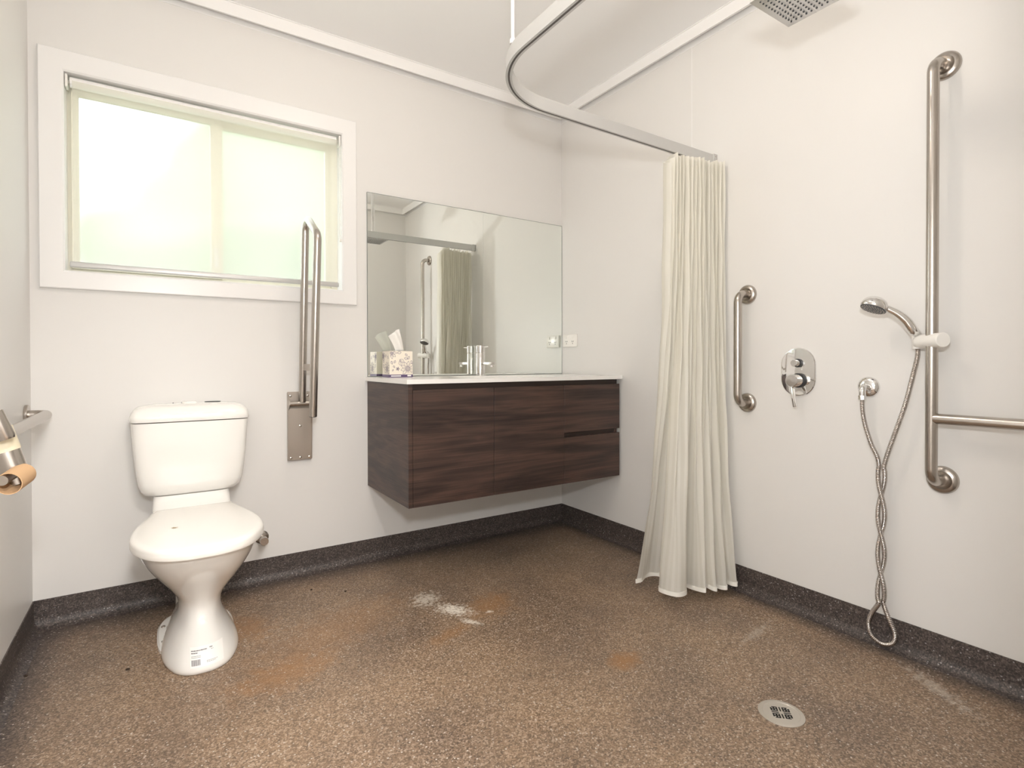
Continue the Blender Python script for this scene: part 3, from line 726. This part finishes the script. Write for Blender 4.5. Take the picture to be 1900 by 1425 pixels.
# ------------------------------------------------------------------ overhead shower, dropper from the ceiling
sx0, sx1, sy0, sy1, sz = -.664, -.468, -1.862, -1.662, 1.950
scx, scy = (sx0+sx1)/2, (sy0+sy1)/2
sh = thing('overhead_shower', (scx, scy, sz), 'square chrome rain shower head hanging from the ceiling', 'shower head')
bm = bmesh.new(); box(bm, sx0, sx1, sy0, sy1, sz, sz+.009, .0012, 2)
obj('shower_plate', bm, mat('shower_plate_metal', (.62, .615, .61), .3, .85), sh)
bm = bmesh.new()
for i in range(12):
    for j in range(12):
        x = sx0+.020+(sx1-sx0-.040)*i/11; y = sy0+.020+(sy1-sy0-.040)*j/11
        lathe(bm, [(.0026, 0), (.0026, .0016), (.0018, .0022)], (0, 0, -1), (x, y, sz), 10)
obj('nozzles', bm, M['dark_grey'], sh)
obj('swivel_joint', Lt([(.026, 0), (.026, .012), (.014, .022), (.014, .034)], (0, 0, 1), (scx, scy, sz+.009), 28), M['chrome'], sh)
bm = bmesh.new(); box(bm, scx-.0125, scx+.0125, scy-.0125, scy+.0125, sz+.04, H-.001, .003); obj('ceiling_arm', bm, M['chrome'], sh)
obj('ceiling_rose', Lt([(.03, 0), (.03, .008), (.026, .010)], (0, 0, -1), (scx, scy, H-.0005), 28), M['chrome'], sh)

# ------------------------------------------------------------------ shower mixer
mx_ = thing('shower_mixer', (0, -1.441, .916), 'chrome oval shower mixer with lever beside the short grab rail', 'shower mixer')
def stadium(x, hw, hh, n=18):
    pts = []
    for k in range(n+1): t = PI*k/n; pts.append((x, -1.441+hw*math.cos(t), .916+(hh-hw)+hw*math.sin(t)))
    for k in range(n+1): t = PI+PI*k/n; pts.append((x, -1.441+hw*math.cos(t), .916-(hh-hw)+hw*math.sin(t)))
    return pts
bm = bmesh.new(); loft(bm, [stadium(-.0004, .066, .0925), stadium(-.005, .066, .0925), stadium(-.0075, .0640, .0905), stadium(-.008, .061, .0875)])
obj('cover_plate', bm, M['chrome'], mx_)
def rodx(y, z, prof): return Lt(prof, (-1, 0, 0), (-.008, y, z), 32)
obj('diverter_ring', rodx(-1.444, .950, [(.0165, 0), (.0165, .007), (.0155, .008)]), M['black'], mx_)
dv = obj('diverter_knob', rodx(-1.444, .950, [(.0125, .008), (.0125, .032), (.0115, .034)]), M['chrome'], mx_)
obj('lever', T([(-.034, -1.444, .940), (-.034, -1.444, .925)], .0022, n=10), M['chrome'], dv)
obj('mixer_ring', rodx(-1.447, .884, [(.0275, 0), (.0275, .010), (.0265, .011)]), M['black'], mx_)
mk = obj('mixer_handle', rodx(-1.447, .884, [(.0235, .011), (.0235, .028), (.0228, .0285), (.0228, .0295), (.0235, .030), (.0235, .052), (.0215, .0545)]), M['chrome'], mx_)
bm = bmesh.new(); t = bmesh.new(); box(t, -.003, .003, -.0075, .0075, -.085, 0, .002, 2)
merge(bm, t, Matrix.Translation((-.047, -1.440, .868)) @ Matrix.Rotation(math.radians(-14), 4, 'X') @ Matrix.Rotation(math.radians(8), 4, 'Y')); obj('lever', bm, M['chrome'], mk)

# outlet elbow
ob = thing('hose_outlet', (0, -1.684, .868), 'round chrome hose outlet elbow on the right wall', 'water outlet')
obj('wall_flange', Lt([(.0, 0), (.035, 0), (.035, .003), (.032, .008), (.022, .013), (.014, .015), (.0, .015)], (-1, 0, 0), (-.0003, -1.684, .868), 36), M['chrome'], ob)
obj('elbow', T(fillet([(-.014, -1.684, .868), (-.047, -1.684, .868), (-.047, -1.684, .838)], .014), .0105, n=20), M['chrome'], ob)
obj('hose_nut', Lt([(.0125, 0), (.0125, .014)], (0, 0, -1), (-.047, -1.684, .840), 8), M['chrome'], ob)

# slider on the tall rail, with the hand shower in it
ax = Vector((-.55, -.83, .02)).normalized(); pc = Vector((-.072, -1.888, 1.018))
sl = thing('rail_slider', pc, 'white plastic shower slider clamped on the tall stainless rail', 'shower slider')
a, b_ = pc-ax*.058, pc+ax*.044
obj('clamp_body', T([a, a+ax*.004, a+ax*.02, b_-ax*.002, b_], .021, n=32, rfun=lambda t: .0165 if t == 0 else (.020 if t < .3 else (.0222 if t < 1 else .0205))), M['plastic'], sl)
obj('holder_cup', T([a+Vector((0, 0, .020)), a-Vector((0, 0, .022))], .0165, n=24, rfun=lambda t: .0165-.003*t), M['plastic'], sl)

hs = thing('hand_shower', (-.08, -1.80, 1.07), 'chrome hand shower with dark spray face resting in the slider', 'shower head')
base = a+Vector((0, 0, -.016)); Hc = Vector((-.120, -1.748, 1.128))
hp = catmull([base, a+Vector((-.006, .000, .022)), (-.068, -1.838, 1.052), (-.080, -1.824, 1.082), (-.092, -1.804, 1.106), (-.106, -1.780, 1.124)], 8)
obj('handle', T(hp, .01, n=20, rfun=lambda t: .0098+.0040*math.sin(t*PI)), M['chrome'], hs)
fn = Vector((-.35, .22, -.91)).normalized()                     # spray direction
hd_ = obj('shower_dome', Lt([(.037, .004), (.0395, 0), (.0395, -.006), (.037, -.016), (.030, -.026), (.020, -.032), (.010, -.036), (.001, -.037)], fn, Hc, 36), M['chrome'], hs)
fc = obj('spray_face', Lt([(.0, .004), (.037, .004), (.036, .0065), (.0, .008)], fn, Hc, 36), M['dark_grey'], hs)
bm = bmesh.new(); m4 = frame(fn, Hc)
for rr, n in ((.032, 24), (.024, 18), (.016, 12), (.008, 6)):
    for k in range(n):
        t_ = 2*PI*k/n; pnt = m4 @ Vector((rr*math.cos(t_), rr*math.sin(t_), .006)); lathe(bm, [(.0012, 0), (.001, .0032)], fn, pnt, 6)
obj('nozzles', bm, M['steel_plate'], fc)

# ribbed hose: two strands wound round each other, loop at the floor
XA = -.050
def tw(z, ph, r=.0095):                                          # strand position in the twisted run
    k = (z-.155)/(.610-.155)*3.5*PI
    return Vector((XA+.0085*math.sin(k+ph), -1.744+r*math.cos(k+ph), z))
down = [Vector((-.047, -1.684, .832)), Vector((-.047, -1.685, .79)), Vector((-.048, -1.694, .74)), Vector((-.050, -1.713, .68)), Vector((-.052, -1.732, .64))]
zs = [.610-(.610-.155)*i/34 for i in range(35)]
s1 = [tw(z, PI/2+.4) for z in zs]; s2 = [tw(z, -PI/2+.4) for z in zs]
e1, e2 = s1[-1], s2[-1]
hi_side = 1 if e1.y > e2.y else -1
loop = [Vector((XA, -1.744+hi_side*.025, .110)), Vector((XA+.002, -1.744+hi_side*.040, .070)), Vector((XA+.002, -1.746+hi_side*.032, .037)), Vector((XA+.002, -1.747, .022)), Vector((XA+.002, -1.748-hi_side*.032, .037)), Vector((XA+.002, -1.748-hi_side*.042, .072)), Vector((XA, -1.744-hi_side*.027, .112))]
up_ = [Vector((-.054, -1.765, .66)), Vector((-.056, -1.790, .74)), Vector((-.052, -1.812, .82)), Vector((-.047, -1.830, .91)), Vector((base.x, base.y, .97)), base+Vector((0, 0, -.002))]
cp = catmull(down+s1+loop+s2[::-1]+up_, 10)
L_ = [0]
for p, q in zip(cp, cp[1:]): L_.append(L_[-1]+(q-p).length)
tot = L_[-1]; step = .00125; pts = []; k = 0; s = 0
while s < tot:
    while L_[k+1] < s: k += 1
    pts.append(cp[k].lerp(cp[k+1], (s-L_[k])/max(1e-9, L_[k+1]-L_[k]))); s += step
npt = len(pts)
bm = bmesh.new(); tube(bm, pts, .007, n=10, rfun=lambda t: .0076 if (int(round(t*(npt-1))) % 4) < 2 else .0062)
tag(obj('shower_hose', bm, M['chrome_hose'], ang=80), 'ribbed chrome shower hose twisted and looping down to the floor', 'hose')

# ------------------------------------------------------------------ floor drain
fdn = thing('floor_drain', (-.635, -1.742, 0), 'round stainless floor drain grate set in the shower floor', 'drain')
bm = bmesh.new(); lathe(bm, [(.0, .0003), (.058, .0003), (.058, .0012), (.054, .0025), (.047, .0025), (.046, .0018), (.0, .0018)], (0, 0, 1), (-.635, -1.742, 0), 48)
gr = obj('grate', bm, mat('drain_metal', (.62, .58, .52), .35, .8), fdn)
bm = bmesh.new()
for q in range(4):
    for k in range(-3, 4):
        t = bmesh.new(); ln_ = math.sqrt(max(0, .038**2-(k*.0085)**2)) * .48
        if ln_ < .004: continue
        box(t, .006, .006+ln_, k*.0075-.0017, k*.0075+.0017, 0, .0003)
        merge(bm, t, Matrix.Translation((-.635, -1.742, .0019)) @ Matrix.Rotation(q*PI/2+PI/4, 4, 'Z'))
obj('slots', bm, M['hole'], gr)

# crumbs of dirt on the floor
for (x, y, r, lab) in ((-2.383, -.374, .006, 'dark crumb of dirt on the floor in the left corner'), (-2.126, -.504, .006, 'dark crumb of dirt on the floor left of the toilet base'),
                       (-1.509, -.210, .005, 'dark crumb of dirt on the floor right of the toilet by the wall'), (-1.394, -.305, .005, 'dark crumb of dirt on the floor nearest the vanity shadow')):
    bm = bmesh.new(); bmesh.ops.create_icosphere(bm, subdivisions=2, radius=r)
    for v in bm.verts: v.co = Vector((v.co.x*random.uniform(.8, 1.4), v.co.y*random.uniform(.6, 1.1), max(v.co.z*.5, -.002)+.0022))
    o = obj('dirt_crumb', bm, M['crumb']); o.location = (x, y, 0); o.rotation_euler[2] = random.random()*3; tag(o, lab, 'dirt', 'crumbs on the floor')

# ------------------------------------------------------------------ bathroom lamp fitting, and one added for the passage fill
def ceiling_light(x, y, label):
    t = thing('ceiling_light', (x, y, H), label, 'ceiling light')
    obj('lamp_base', Lt([(.0, 0), (.125, 0), (.125, .02), (.115, .028), (.10, .030), (.0, .030)], (0, 0, -1), (x, y, H-.0005), 40), M['plastic'], t)
    return t
ceiling_light(-1.30, -1.35, 'round white ceiling light in the middle of the bathroom')
ceiling_light(-1.75, -3.35, 'added round white fitting for the unseen passage fill light')  # made-up fitting to go with the added fill
